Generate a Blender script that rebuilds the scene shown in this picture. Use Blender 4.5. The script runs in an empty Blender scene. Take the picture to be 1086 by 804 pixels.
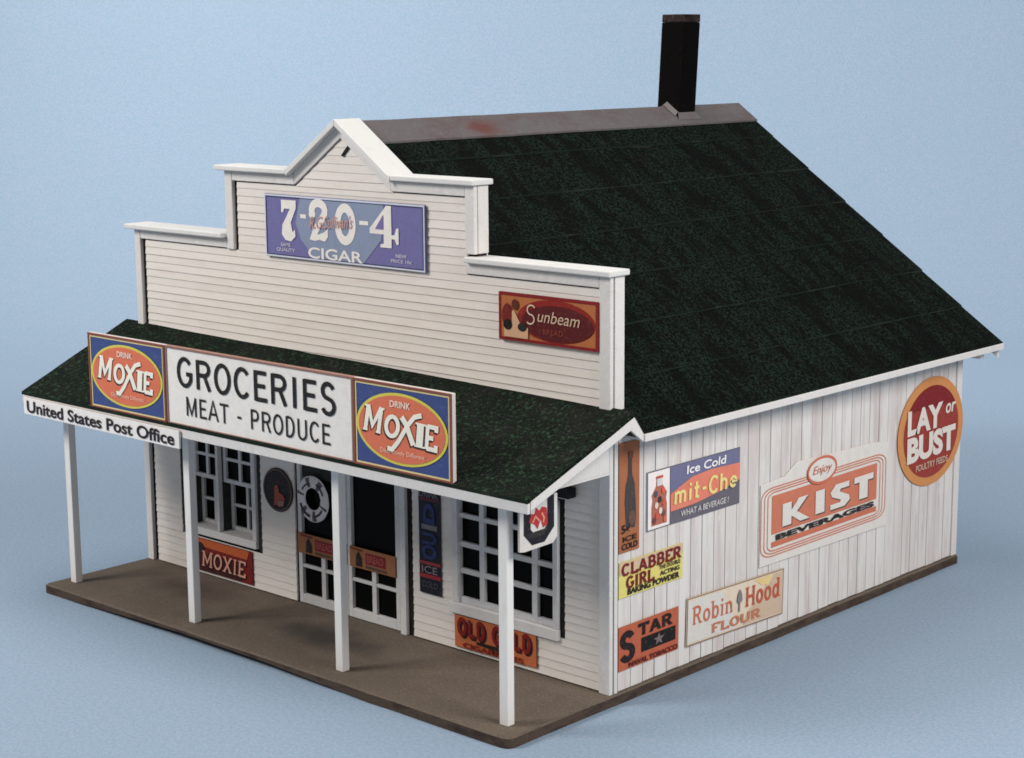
import bpy, math, random
from mathutils import Vector, Matrix, noise as mnoise
random.seed(7)
S = 1/24.0                      # the store is a scale model: everything below is written in full-size metres
sc = bpy.context.scene
col = sc.collection
PI = math.pi

# ------------------------------------------------------------------ materials
def newmat(name):
    m = bpy.data.materials.new(name); m.use_nodes = True
    nt = m.node_tree
    return m, nt, nt.nodes['Principled BSDF']
def nd(nt, t, **kw):
    n = nt.nodes.new(t)
    for k, v in kw.items():
        if k in n.inputs: n.inputs[k].default_value = v
        else: setattr(n, k, v)
    return n
def c4(c): return (c[0], c[1], c[2], 1)
def coords(nt, stretch=(1, 1, 1)):
    tc = nd(nt, 'ShaderNodeTexCoord'); mp = nd(nt, 'ShaderNodeMapping')
    mp.inputs['Scale'].default_value = [s / S for s in stretch]
    nt.links.new(tc.outputs['Object'], mp.inputs['Vector'])
    return mp.outputs['Vector']
def noise_fac(nt, scale, stretch=(1, 1, 1), detail=4, rough=.6, lo=.4, hi=.6):
    n = nd(nt, 'ShaderNodeTexNoise', Scale=scale, Detail=detail, Roughness=rough)
    nt.links.new(coords(nt, stretch), n.inputs['Vector'])
    r = nd(nt, 'ShaderNodeMapRange'); r.inputs[1].default_value = lo; r.inputs[2].default_value = hi
    nt.links.new(n.outputs['Fac'], r.inputs[0])
    return r.outputs[0], n.outputs['Fac']
def mixc(nt, fac, a, b, mode='MIX'):
    m = nd(nt, 'ShaderNodeMix', data_type='RGBA', blend_type=mode)
    for sock, v in ((m.inputs[0], fac), (m.inputs[6], a), (m.inputs[7], b)):
        if isinstance(v, (int, float)): sock.default_value = v
        elif isinstance(v, tuple): sock.default_value = c4(v)
        else: nt.links.new(v, sock)
    return m.outputs[2]
def mul(nt, a, k):
    m = nd(nt, 'ShaderNodeMath', operation='MULTIPLY'); nt.links.new(a, m.inputs[0])
    if isinstance(k, (int, float)): m.inputs[1].default_value = k
    else: nt.links.new(k, m.inputs[1])
    return m.outputs[0]
def bump(nt, b, h, strength, dist=.01):
    n = nd(nt, 'ShaderNodeBump', Strength=strength, Distance=dist * S)
    nt.links.new(h, n.inputs['Height']); nt.links.new(n.outputs[0], b.inputs['Normal'])
def layered(name, base, layers, rough=.75, spec=.25, island=0, island_col=None, bmp=None):
    """layers: (colour, scale, stretch, lo, hi, amount)"""
    m, nt, b = newmat(name)
    b.inputs['Roughness'].default_value = rough; b.inputs['Specular IOR Level'].default_value = spec
    cur = base
    if island:
        g = nd(nt, 'ShaderNodeNewGeometry')
        cur = mixc(nt, mul(nt, g.outputs['Random Per Island'], island), cur, island_col)
    for (c, s, st, lo, hi, am) in layers:
        f, raw = noise_fac(nt, s, st, lo=lo, hi=hi)
        cur = mixc(nt, mul(nt, f, am), cur, c)
    if isinstance(cur, tuple): b.inputs['Base Color'].default_value = c4(cur)
    else: nt.links.new(cur, b.inputs['Base Color'])
    if bmp:
        f, raw = noise_fac(nt, bmp[0], bmp[2] if len(bmp) > 2 else (1, 1, 1), detail=3)
        bump(nt, b, raw, bmp[1])
    return m

WHITE = (.74, .690, .650)
M = {}
M['clap'] = layered('white_clapboard_paint', WHITE, [
    ((.56, .43, .37), 1.6, (1, 1, 5), .52, .75, .30),
    ((.66, .60, .50), 9, (.5, 1, 2), .5, .8, .45),
    ((.80, .78, .76), 30, (.5, 1, 1), .60, .72, .5)], island=.35, island_col=(.69, .64, .605), bmp=(25, .25))
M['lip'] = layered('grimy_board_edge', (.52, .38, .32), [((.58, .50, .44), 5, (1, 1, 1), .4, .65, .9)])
M['vert'] = layered('weathered_white_boards', (.72, .70, .675), [
    ((.57, .50, .485), 2.2, (1, 1.6, .25), .46, .64, .68),
    ((.52, .44, .42), 9, (1, 1, .08), .51, .67, .62),
    ((.80, .78, .76), 18, (1, 1, .2), .58, .7, .5)], island=.45, island_col=(.60, .545, .525), bmp=(14, .3, (1, 1, .1)))
M['trim'] = layered('white_trim_paint', (.67, .645, .63), [((.55, .50, .48), 8, (1, 1, .6), .52, .75, .4),
    ((.80, .79, .79), 24, (1, 1, 1), .56, .7, .5)], bmp=(20, .15))
M['post'] = layered('white_post_paint', (.76, .74, .72), [((.58, .52, .48), 7, (1, 1, .4), .55, .8, .45)], bmp=(25, .12, (1, 1, .3)))
M['cap'] = layered('bright_white_cap_paint', (.66, .655, .645), [((.52, .49, .47), 7, (1, 1, 1), .54, .76, .45)], bmp=(20, .15))
M['dark'] = layered('dark_gap_wood', (.018, .016, .016), [((.04, .03, .03), 12, (1, 1, 1), .45, .65, .7)], spec=.05)
M['glass'] = layered('black_window_glass', (.004, .004, .004), [], rough=.3, spec=.035)
M['glass_reflection'] = layered('grey_reflection', (.035, .036, .034), [((.02, .02, .02), 15, (1, 1, 1), .4, .6, .7)], rough=.6, spec=.1)
M['reveal'] = layered('dark_reveal', (.045, .046, .043), [((.02, .02, .02), 9, (1, 1, 1), .45, .6, .6)], spec=.1)
M['sash'] = layered('white_sash_paint', (.62, .61, .61), [((.42, .39, .40), 14, (1, 1, 1), .5, .75, .5)])
M['roof'] = layered('dark_green_roofing', (.0022, .0026, .0024), [
    ((.0105, .0205, .0142), 38, (1, 1, 1), .48, .54, .95),
    ((.0022, .0026, .0024), 1.5, (1, 2.6, 1), .47, .59, .75),
    ((.0022, .0026, .0024), 11, (1, 2.5, 1), .55, .62, .6),
    ((.018, .026, .020), .9, (.4, 3.0, .4), .60, .74, .35)], rough=.92, spec=.05, bmp=(50, .4))
M['proof'] = layered('mottled_green_roofing', (.0045, .0060, .0048), [
    ((.012, .021, .014), 50, (1, 1, 1), .47, .60, .85),
    ((.017, .016, .0145), 3.1, (1, 1, 1), .48, .64, .5),
    ((.032, .070, .036), 22, (1, 1, 1), .55, .64, .6)], rough=.9, spec=.06, bmp=(60, .4))
M['lap'] = layered('worn_roofing_edge', (.012, .020, .015), [((.030, .040, .033), 2, (1, 1, 1), .5, .62, .8)], rough=.9, spec=.06)
M['deck'] = layered('brown_deck', (.132, .107, .087), [
    ((.092, .072, .061), 1.2, (1, 1, 1), .40, .70, .5),
    ((.21, .145, .105), 42, (1, 1, 1), .55, .64, .7),
    ((.05, .04, .035), 38, (1, 1, 1), .56, .66, .5),
    ((.17, .14, .11), 2.5, (1, 1, 1), .5, .75, .35)], rough=.95, spec=.08, bmp=(45, .35))
def dark_patch(m, at, rx, ry, colour, am):  # soft-edged darker patch mixed into the base colour
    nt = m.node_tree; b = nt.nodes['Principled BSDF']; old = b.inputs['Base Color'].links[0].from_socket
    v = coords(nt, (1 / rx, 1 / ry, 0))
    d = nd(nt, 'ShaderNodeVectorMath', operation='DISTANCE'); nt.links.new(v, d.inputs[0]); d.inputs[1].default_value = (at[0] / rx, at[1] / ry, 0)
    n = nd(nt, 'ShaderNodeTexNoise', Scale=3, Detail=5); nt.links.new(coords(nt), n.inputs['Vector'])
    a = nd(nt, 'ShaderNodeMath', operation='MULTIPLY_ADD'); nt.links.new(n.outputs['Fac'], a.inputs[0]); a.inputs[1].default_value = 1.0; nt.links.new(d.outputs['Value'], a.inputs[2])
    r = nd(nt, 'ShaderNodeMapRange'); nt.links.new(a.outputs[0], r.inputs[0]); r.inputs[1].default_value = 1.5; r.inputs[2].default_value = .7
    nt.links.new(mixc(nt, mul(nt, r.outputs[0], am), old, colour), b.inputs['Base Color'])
dark_patch(M['deck'], (.25, -3.06), 1.0, .38, (.045, .040, .036), .85)
dark_patch(M['deck'], (-2.1, -2.9), .9, .35, (.070, .050, .045), .7)
M['deckedge'] = layered('brown_deck_edge', (.082, .060, .047), [
    ((.045, .030, .028), 5, (1, 1, 3), .46, .62, .8),
    ((.13, .10, .08), 40, (1, 1, 1), .56, .68, .6)], rough=.95, spec=.08, bmp=(40, .35))
M['brick'] = layered('sooty_chimney', (.0035, .003, .003), [((.02, .013, .012), 30, (1, 1, 1), .62, .70, .7)], rough=.9, spec=.05, bmp=(30, .3))
M['brickrim'] = layered('dusty_chimney_rim', (.030, .021, .020), [((.08, .06, .057), 20, (1, 1, 1), .5, .65, .6), ((.006, .005, .005), 9, (1, 1, 1), .5, .6, .6)], rough=.9, spec=.05)
M['ridge'] = layered('grey_ridge_strip', (.118, .104, .108), [((.10, .075, .075), 3, (1, .6, 1), .48, .65, .7), ((.155, .147, .155), 16, (1, 1, 1), .52, .7, .5)], rough=.7, spec=.2)
def rusty(m):
    nt = m.node_tree; b = nt.nodes['Principled BSDF']
    old = b.inputs['Base Color'].links[0].from_socket
    v = coords(nt, (1, .55, 1))
    d = nd(nt, 'ShaderNodeVectorMath', operation='DISTANCE'); nt.links.new(v, d.inputs[0]); d.inputs[1].default_value = (.15, -1.60 * .55, -.03)
    n = nd(nt, 'ShaderNodeTexNoise', Scale=7, Detail=4); nt.links.new(v, n.inputs['Vector'])
    a = nd(nt, 'ShaderNodeMath', operation='MULTIPLY_ADD'); nt.links.new(n.outputs['Fac'], a.inputs[0]); a.inputs[1].default_value = .32; nt.links.new(d.outputs['Value'], a.inputs[2])
    r = nd(nt, 'ShaderNodeMapRange'); nt.links.new(a.outputs[0], r.inputs[0]); r.inputs[1].default_value = .36; r.inputs[2].default_value = .20
    nt.links.new(mixc(nt, mul(nt, r.outputs[0], .85), old, (.12, .04, .032)), b.inputs['Base Color'])
rusty(M['ridge'])
M['flash'] = layered('grey_flashing', (.15, .135, .138), [((.14, .12, .12), 9, (1, 1, 1), .45, .62, .8)])
M['black'] = layered('black_iron', (.012, .011, .012), [], rough=.6, spec=.15)
def paper():
    m, nt, b = newmat('blue_backdrop_paper')
    b.inputs['Roughness'].default_value = .9; b.inputs['Specular IOR Level'].default_value = .1
    f1, _ = noise_fac(nt, 26, detail=3, lo=.44, hi=.56)
    f2, _ = noise_fac(nt, 60, detail=1, lo=.62, hi=.68)
    f3, _ = noise_fac(nt, .35, detail=3, lo=.35, hi=.65)
    c = mixc(nt, f1, (.226, .326, .418), (.282, .345, .462))
    c = mixc(nt, mul(nt, f3, .25), c, (.238, .334, .425))
    c = mixc(nt, mul(nt, f2, .45), c, (.47, .50, .55))
    nt.links.new(c, b.inputs['Base Color'])
    return m
M['paper'] = paper()
_ink = {}
def ink(rgb, wear=.35):
    """printed colour, given in sRGB 0-255"""
    k = tuple(rgb)
    if k in _ink: return _ink[k]
    lin = []
    for v in rgb:
        v /= 255.0
        lin.append(v / 12.92 if v <= .04045 else ((v + .055) / 1.055) ** 2.4)
    d = tuple(v * .78 for v in lin); l = tuple(min(.85, v * 1.12 + .012) for v in lin)
    m = layered('print_%d_%d_%d' % k, tuple(lin), [(d, 11, (1, 1, 1), .45, .7, wear), (l, 40, (1, 1, 1), .52, .7, wear), ((min(.7, lin[0] * .7 + .12), min(.7, lin[1] * .7 + .10), min(.7, lin[2] * .7 + .09)), 17, (1, 1, 2), .56, .70, .35)], rough=.55, spec=.25)
    _ink[k] = m
    return m

# ------------------------------------------------------------------ mesh building
WLOC = {}
class MB:
    def __init__(self): self.v = []; self.f = []; self.m = []
    def quad(self, pts, mi=0):
        n = len(self.v); self.v += [tuple(p) for p in pts]; self.f.append(tuple(range(n, n + len(pts)))); self.m.append(mi)
    def box(self, x0, x1, y0, y1, z0, z1, mi=0, faces=None):
        n = len(self.v)
        self.v += [(x, y, z) for z in (z0, z1) for y in (y0, y1) for x in (x0, x1)]
        F = [(0, 2, 3, 1), (4, 5, 7, 6), (0, 1, 5, 4), (2, 6, 7, 3), (0, 4, 6, 2), (1, 3, 7, 5)]   # -z +z -y +y -x +x
        for k, f in enumerate(F):
            self.f.append(tuple(n + i for i in f)); self.m.append(faces.get(k, mi) if faces else mi)
    def prism(self, poly, d, mi=0, side=None, back=None):
        """poly: 3D points counter-clockwise seen from the side d points AWAY from; extruded along d"""
        n = len(self.v); k = len(poly); d = Vector(d)
        self.v += [tuple(p) for p in poly] + [tuple(Vector(p) + d) for p in poly]
        self.f.append(tuple(range(n, n + k))); self.m.append(mi)
        self.f.append(tuple(range(n + 2 * k - 1, n + k - 1, -1))); self.m.append(mi if back is None else back)
        for i in range(k):
            j = (i + 1) % k
            self.f.append((n + i, n + k + i, n + k + j, n + j)); self.m.append(mi if side is None else side)
    def build(self, name, mats, parent=None, bevel=0, smooth=False):
        if not isinstance(mats, (list, tuple)): mats = [mats]
        xs = [Vector(p) for p in self.v]
        lo = [min(p[i] for p in xs) for i in range(3)]; hi = [max(p[i] for p in xs) for i in range(3)]
        c = Vector([(lo[i] + hi[i]) / 2 for i in range(3)])
        me = bpy.data.meshes.new(name)
        me.from_pydata([tuple((p - c) * S) for p in xs], [], self.f)
        for mm in mats: me.materials.append(mm)
        me.polygons.foreach_set('material_index', self.m)
        if smooth: me.polygons.foreach_set('use_smooth', [True] * len(me.polygons))
        me.update()
        o = bpy.data.objects.new(name, me); col.objects.link(o)
        WLOC[o.name] = c
        if parent:
            o.parent = parent; o.location = (c - WLOC[parent.name]) * S
        else: o.location = c * S
        if bevel:
            b = o.modifiers.new('bevel', 'BEVEL'); b.width = bevel * S; b.segments = 2; b.limit_method = 'ANGLE'; b.angle_limit = math.radians(40)
        return o
def tag(o, label=None, cat=None, group=None, kind=None):
    if label: o['label'] = label
    if cat: o['category'] = cat
    if group: o['group'] = group
    if kind: o['kind'] = kind
def empty(name, loc):
    o = bpy.data.objects.new(name, None); col.objects.link(o)
    o.location = Vector(loc) * S; o.empty_display_size = .01; WLOC[o.name] = Vector(loc)
    return o

# ------------------------------------------------------------------ setting: one sheet of blue paper, floor sweeping up into the wall
GZ = -.106
def backdrop():
    d = Vector((-.677, .736, 0)); r = Vector((.736, .677, 0)); c0 = Vector((3.5, 2.5, GZ))
    prof = [(-16, 0), (-8, 0), (0, 0), (8, 0), (15, 0)]
    R = 12
    for i in range(1, 25):
        a = i / 24 * PI / 2
        prof.append((15 + R * math.sin(a), R - R * math.cos(a)))
    prof += [(27, 18), (27, 26)]
    mb = MB(); us = [-45 + 90 * i / 12 for i in range(13)]
    for (t, h) in prof:
        for u in us: mb.v.append(tuple(c0 + d * t + r * u + Vector((0, 0, h))))
    n = len(us)
    for j in range(len(prof) - 1):
        for i in range(n - 1):
            mb.f.append((j * n + i, j * n + i + 1, (j + 1) * n + i + 1, (j + 1) * n + i)); mb.m.append(0)
    o = mb.build('backdrop', M['paper'], smooth=True)
    tag(o, 'plain pale blue paper backdrop under and behind the model store', kind='structure')
backdrop()

# ------------------------------------------------------------------ the store
W, D, T = 7.0, 6.354, .2
H1, H2 = 3.87, 4.597
C0, C1 = 1.656, 5.344
G0, G1, GA = 2.76, 4.24, 5.115            # gable on the false front: foot left, foot right, apex
ZR, XE, ZE = 5.12, 7.27, 2.47             # ridge, eave
DB = 6.76
SL = (ZR - ZE) / (XE - 3.5)
store = empty('country_store', (3.5, 2.5, -.1))
tag(store, 'white clapboard country store with stepped false front, dark green roof and brown porch deck', 'store building')

# deck slab with rounded front corners
def deck():
    x0, x1, y0, y1 = -.03, 7.02, -1.385, 6.37
    pts = []
    def arc(cx, cy, r, a0, a1):
        for i in range(7):
            a = math.radians(a0 + (a1 - a0) * i / 6); pts.append((cx + r * math.cos(a), cy + r * math.sin(a)))
    arc(x0 + .03, y0 + .03, .03, 180, 270)
    for i in range(1, 20): pts.append((x0 + (x1 - x0) * i / 20, y0))
    arc(x1 - .09, y0 + .09, .09, 270, 360)
    for i in range(1, 20): pts.append((x1, y0 + (y1 - y0) * i / 20))
    arc(x1 - .04, y1 - .04, .04, 0, 90); pts.append((x0, y1))
    mb = MB(); n = len(pts)
    rnd = [random.uniform(-.006, .006) for _ in pts]
    ins = []
    for i, p in enumerate(pts):
        v = Vector(p) - Vector((3.5, 2)); ins.append(Vector(p) - v.normalized() * .02)
    mb.v += [(p[0], p[1], 0) for p in ins]
    mb.v += [(p[0] + rnd[i], p[1] + rnd[i], -.016) for i, p in enumerate(pts)]
    for i, p in enumerate(pts):
        z = GZ + .002
        if p[1] < y0 + .02 and .4 < p[0] < 5.2: z += .06 * math.sin((p[0] - .4) / 4.8 * PI)
        mb.v.append((p[0] + rnd[i], p[1] + rnd[i], z))
    mb.f.append(tuple(range(n))); mb.m.append(0)
    for k in (0, 1):
        for i in range(n):
            j = (i + 1) % n
            mb.f.append((k * n + i, (k + 1) * n + i, (k + 1) * n + j, k * n + j)); mb.m.append(k)
    mb.f.append(tuple(range(3 * n - 1, 2 * n - 1, -1))); mb.m.append(1)
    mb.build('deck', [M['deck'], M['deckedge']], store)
deck()

# ---- false front: a dark core with gaps, clapboards in front of it, trim round the edge
HOLES = [(.65, 2.067, .44, 1.78), (2.62, 4.42, 0, 1.86), (5.0, 6.44, .40, 1.78)]
def span(z):                               # the clapboard field at height z
    if z < H1 - .118: return (.17, 6.865)
    if z < H2 - .118: return (1.83, 5.225)
    k = (z - (H2 - .115)) / (GA - H2)
    a, b = G0 + .035 + (3.5 - G0) * k, G1 - .005 - (G1 - 3.5) * k
    return (a, b) if a < b - .03 else None
def clapboards():
    mb = MB(); p = .0833; z = .015
    zb = [H1 - .118, H2 - .118]
    while z < 5.0:
        z1 = z + p
        for q in zb:
            if z + .004 < q < z1 - .004: z1 = q
        p_ = z1 - z
        s0 = span(z + p_ * .5)
        if s0 is None: break
        iv = [s0]
        for (a, b, c, d) in HOLES:
            if c < z + p_ * .6 and d > z + p_ * .4:
                nv = []
                for (u, w) in iv:
                    if b <= u or a >= w: nv.append((u, w)); continue
                    if a > u: nv.append((u, a))
                    if b < w: nv.append((b, w))
                iv = nv
        slope = z > H2 - .12
        kk = (3.5 - G0) / (GA - H2) * p_ * .5 if slope else 0
        for (u, w) in iv:
            j = random.uniform(-.003, .003)
            yb, yt = .0222 + j, .031
            A = [(u - kk, yb, z), (w + kk, yb, z), (w - kk, yt, z1), (u + kk, yt, z1)]
            mb.quad(A, 0)
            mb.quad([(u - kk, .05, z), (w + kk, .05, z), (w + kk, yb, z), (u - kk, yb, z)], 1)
            mb.quad([(w + kk, yb, z), (w + kk, .05, z), (w - kk, .05, z1), (w - kk, yt, z1)], 0)
            mb.quad([(u - kk, .05, z), (u - kk, yb, z), (u + kk, yt, z1), (u + kk, .05, z1)], 0)
        z = z1
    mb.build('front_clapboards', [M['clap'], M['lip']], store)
clapboards()
def core():
    mb = MB()
    zs = [0, .40, .44, 1.78, 1.86, H1 - .01]
    for i in range(len(zs) - 1):
        z0, z1 = zs[i], zs[i + 1]; zm = (z0 + z1) / 2; u = .02
        for (a, b, c, d) in HOLES:
            if c < zm < d:
                if a > u: mb.box(u, a, .052, .19, z0, z1)
                u = b
        mb.box(u, 6.98, .052, .19, z0, z1)
    mb.box(C0 + .02, C1 - .02, .052, .19, H1 - .01, H2)
    mb.prism([(G0, .052, H2), (G1, .052, H2), (3.5, .052, GA)], (0, .138, 0))
    mb.build('false_front_core', [M['dark']], store)
core()
def bx(name, mat, *boxes, parent=store, bevel=.008):
    mb = MB()
    for b in boxes: mb.box(*b)
    return mb.build(name, mat, parent, bevel=bevel)
# corner boards of the false front (proud of the clapboards), end boards, friezes
tr = M['trim']
bx('corner_board', tr, (0, .105, 0, .05, 0, H1))
bx('corner_board', tr, (6.87, 7.0, 0, .05, 0, H1))
bx('corner_board', tr, (C0, C0 + .12, 0, .05, H1 - .115, H2))
bx('corner_board', tr, (C1 - .12, C1, 0, .05, H1 + .082, H2))
bx('end_board', tr, (0, .02, .053, .2, 0, H1 - .002)); bx('end_board', tr, (6.982, 7.002, .064, .2, 2.60, H1 - .002))
bx('end_board', tr, (C0, C0 + .02, .053, .2, H1 + .083, H2 - .002)); bx('end_board', tr, (C1 - .02, C1 + .002, .056, .2, H1 + .083, H2 - .002))
bx('frieze_board', tr, (.108, C0 - .002, .004, .05, H1 - .105, H1 - .001))
bx('frieze_board', tr, (C1 - .12, 6.867, .004, .05, H1 - .105, H1 - .001))
bx('frieze_board', tr, (C0 + .122, G0 + .02, .004, .05, H2 - .105, H2 - .001))
bx('frieze_board', tr, (G1 - .02, C1 - .122, .004, .05, H2 - .105, H2 - .001))
bx('back_panel', tr, (.02, 6.98, .192, .205, 2.3, H1 - .012), (C0 + .02, C1 - .02, .192, .205, H1 - .012, H2 - .002), bevel=0)
def slope_board(name, mat, xf, zf, xa, za, thick, y0, y1, rise=0):
    # board lying along the gable line from foot (xf,zf) to apex (xa,za); thick measured vertically
    mb = MB()
    poly = [(xf, y0, zf), (xa, y0, za), (xa, y0, za + thick), (xf, y0, zf + thick)]
    if xf > xa: poly = poly[::-1]
    mb.prism(poly, (0, y1 - y0, 0)); return mb.build(name, mat, store, bevel=.006)
slope_board('frieze_board', tr, G0 + .022, H2 - .105, 3.5, GA - .125, .13, .005, .05)
slope_board('frieze_board', tr, G1 - .022, H2 - .105, 3.5, GA - .125, .13, .005, .05)
# caps
cp = M['cap']
bx('cornice_cap', cp, (-.09, C0 - .002, -.075, .275, H1 + .003, H1 + .058), bevel=.012)
bx('cornice_cap', cp, (C1 - .10, 7.035, -.055, .235, H1 + .003, H1 + .058), bevel=.012)
bx('cornice_cap', cp, (C0 - .09, G0 - .02, -.075, .275, H2 + .003, H2 + .058), bevel=.012)
bx('cornice_cap', cp, (G1 + .02, C1 + .035, -.055, .235, H2 + .003, H2 + .058), bevel=.012)
slope_board('cornice_cap', cp, G0 - .022, H2 - .012, 3.499, GA - .004, .068, -.075, .275)
slope_board('cornice_cap', cp, G1 + .022, H2 - .012, 3.501, GA - .004, .068, -.0752, .2752)
def gable_slot():
    mb = MB(); mb.prism([(3.50, .012, 4.815), (3.535, .012, 4.805), (3.655, .012, 4.93), (3.63, .012, 4.945)], (0, .03, 0))
    mb.build('gable_slot', M['black'], store)
gable_slot()

# ---- side, rear walls
def vertical_wall(name, x, sgn):
    mb = MB(); y = .125; z0 = .005
    while y < 6.22:
        w = random.uniform(.172, .192); y1 = min(y + w, 6.225)
        g = .010; xo = random.uniform(-.003, .003)
        a, b = (x + xo, x - .03) if sgn > 0 else (x - xo, x + .03)
        lo, hi = min(a, b), max(a, b)
        mb.box(lo, hi, y + g, y1, z0 + random.uniform(0, .01), 2.52)
        y = y1
    mb.build(name, [M['vert']], store, bevel=.005)
    mb = MB(); mb.box(x - .05 * sgn, x - .022 * sgn, .1, 6.3, .0, 2.53) if sgn < 0 else mb.box(x - .05, x - .022, .1, 6.3, 0, 2.53)
    mb.build('wall_backing', [M['lip']], store)
vertical_wall('side_boards', 6.988, 1)
vertical_wall('side_boards', .012, -1)
bx('corner_board', tr, (6.93, 7.0, .02 + .048, .118, 0, 2.5), bevel=.006)
bx('corner_board', tr, (6.93, 7.0, 6.235, 6.35, 0, 2.5), bevel=.006)
bx('corner_board', tr, (0, .07, 6.235, 6.35, 0, 2.5), bevel=.006)
def rear_wall():
    mb = MB(); mb.prism([(6.93, 6.345, 0), (.07, 6.345, 0), (.07, 6.345, 2.62), (3.5, 6.345, 5.02), (6.93, 6.345, 2.62)], (0, -.08, 0))
    mb.build('rear_wall', [M['vert']], store)
rear_wall()

# ---- main roof: seven lapped courses of roofing on each slope
def main_roof(sgn):
    mb = MB(); n = 7; L = XE - 3.5
    def P(s, off, y): return (3.5 + sgn * s, y, ZR - SL * s + off)
    y0, y1, NY = .15, DB, 26
    edges = []
    for k in range(n):
        a, b = L * k / n, L * (k + 1) / n
        for i in range(NY):
            ya, yb = y0 + (y1 - y0) * i / NY, y0 + (y1 - y0) * (i + 1) / NY
            wob = lambda y, s: .012 * mnoise.noise((y * 1.3, s * 3, k * .7 + sgn))
            def jag(y): return .012 * mnoise.noise((y * 5, k * 3.1, sgn)) if k < n - 1 else 0
            q = [P(a, 0 + wob(ya, a) * .5, ya), P(b + jag(ya), .013 + wob(ya, b) * .5, ya), P(b + jag(yb), .013 + wob(yb, b) * .5, yb), P(a, 0 + wob(yb, a) * .5, yb)]
            lip = [q[1], P(b + jag(ya), -.012, ya), P(b + jag(yb), -.012, yb), q[2]]
            if sgn < 0: q = q[::-1]; lip = lip[::-1]
            mb.quad(q, 0); mb.quad(lip, 1)
    # underside and ends
    t = -.065
    poly = [P(0, -.004, y0 + .003), P(L - .002, -.004, y0 + .003), P(L - .002, t, y0 + .003), P(0, t, y0 + .003)]
    if sgn > 0: poly = poly[::-1]
    mb.prism(poly, (0, DB - y0 - .006, 0), 2, side=2)
    return mb.build('roof_slope', [M['roof'], M['lap'], M['dark']], store)
main_roof(1); main_roof(-1)
for sgn in (1, -1):
    x0, x1 = sorted((3.5 + sgn * (XE - 3.5 - .022), 3.5 + sgn * (XE - 3.5 + .016)))
    bx('eave_fascia', tr, (x0, x1, .146, DB + .004, ZE - .066, ZE + .004), bevel=.005)
    x0, x1 = sorted((3.5 + sgn * 3.49, 3.5 + sgn * (XE - 3.54)))
    bx('soffit', tr, (x0, x1, .21, DB - .01, ZE - .075, ZE - .055), bevel=0)
    mb = MB()                                   # barge board at the rear gable
    poly = [(3.5 + sgn * .003, DB - .05, ZR - .075), (3.5 + sgn * 3.73, DB - .05, ZE - .042), (3.5 + sgn * 3.73, DB - .05, ZE - .16), (3.5 + sgn * .003, DB - .05, ZR - .20)]
    if sgn > 0: poly = poly[::-1]
    mb.prism(poly, (0, .045, 0)); mb.build('barge_board', M['trim'], store)
    bx('rafter_tail', tr, *[sorted((3.5 + sgn * 3.5, 3.5 + sgn * 3.68)) + [6.42, 6.50, ZE - .15, ZE - .078]], bevel=.006)
# ridge strip
def ridge():
    mb = MB(); w = .29; N = 40; y0, y1 = .22, DB + .012
    for i in range(N):
        ya, yb = y0 + (y1 - y0) * i / N, y0 + (y1 - y0) * (i + 1) / N
        def Q(s, y): return (3.5 + s, y, ZR + .030 - SL * abs(s) + .004 * mnoise.noise((y * 2, s, 0)))
        def jw(y): return w + .006 * mnoise.noise((y * 3, 4, 4))
        mb.quad([Q(0, ya), Q(jw(ya), ya), Q(jw(yb), yb), Q(0, yb)])
        mb.quad([Q(-jw(ya), ya), Q(0, ya), Q(0, yb), Q(-jw(yb), yb)])
        for s in (1, -1):
            a, b = Q(s * jw(ya), ya), Q(s * jw(yb), yb)
            q = [a, (a[0], a[1], a[2] - .02), (b[0], b[1], b[2] - .02), b]
            mb.quad(q if s > 0 else q[::-1])
    for y in (y0, y1):
        mb.quad([(3.5 - w, y, ZR + .03 - SL * w), (3.5 - w, y, ZR + .008 - SL * w), (3.5, y, ZR + .008), (3.5 + w, y, ZR + .008 - SL * w), (3.5 + w, y, ZR + .03 - SL * w), (3.5, y, ZR + .03)])
    r = mb.build('ridge_strip', M['ridge'], store)
ridge()
# chimney
def chimney():
    x0, x1, y0, y1 = 3.34, 3.67, 5.30, 5.63
    mb = MB(); mb.prism([(x0, y0, 4.92), (x0, y1, 4.92), (x1, y1, 4.92), (x1, y0, 4.92)], (.04, .04, 1.22))
    c = mb.build('chimney', M['brick'], store, bevel=.012)
    mb = MB()
    q = .0402; mb.prism([(x0 + q, y0 + q, 6.141), (x0 + q, y1 + q, 6.141), (x1 + q, y1 + q, 6.141), (x1 + q, y0 + q, 6.141)], (.003, .003, .094))
    mb.build('chimney_rim', M['brickrim'], c, bevel=.012)
    mb = MB(); e = .06
    def ring(z, xx0, xx1, yy0, yy1): return [(xx0, yy0), (xx1, yy0), (xx1, yy1), (xx0, yy1)]
    for (xa, ya, xb, yb, ox, oy) in ((x1, y0, x1, y1, 1, 0), (x0, y1, x0, y0, -1, 0)):
        za = ZR + .036 - SL * abs(xa - 3.5); zo = ZR + .036 - SL * (abs(xa - 3.5) + e)
        mb.quad([(xa, ya, za + .05), (xa + ox * e, ya - e if oy == 0 and ya < yb else ya + e, zo), (xa + ox * e, yb + e if ya < yb else yb - e, zo), (xb, yb, za + .05)])
    for (yy, o) in ((y0, -1), (y1, 1)):
        f = lambda x: ZR + .036 - SL * abs(x - 3.5)
        for (xa, xb) in ((x0, 3.5), (3.5, x1)):
            q = [(xa, yy, f(xa) + .05), (xb, yy, f(xb) + .05), (xb, yy + o * e, f(xb) + .004), (xa, yy + o * e, f(xa) + .004)]
            mb.quad(q if o > 0 else q[::-1])
    mb.build('flashing', M['flash'], c)
chimney()

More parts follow.
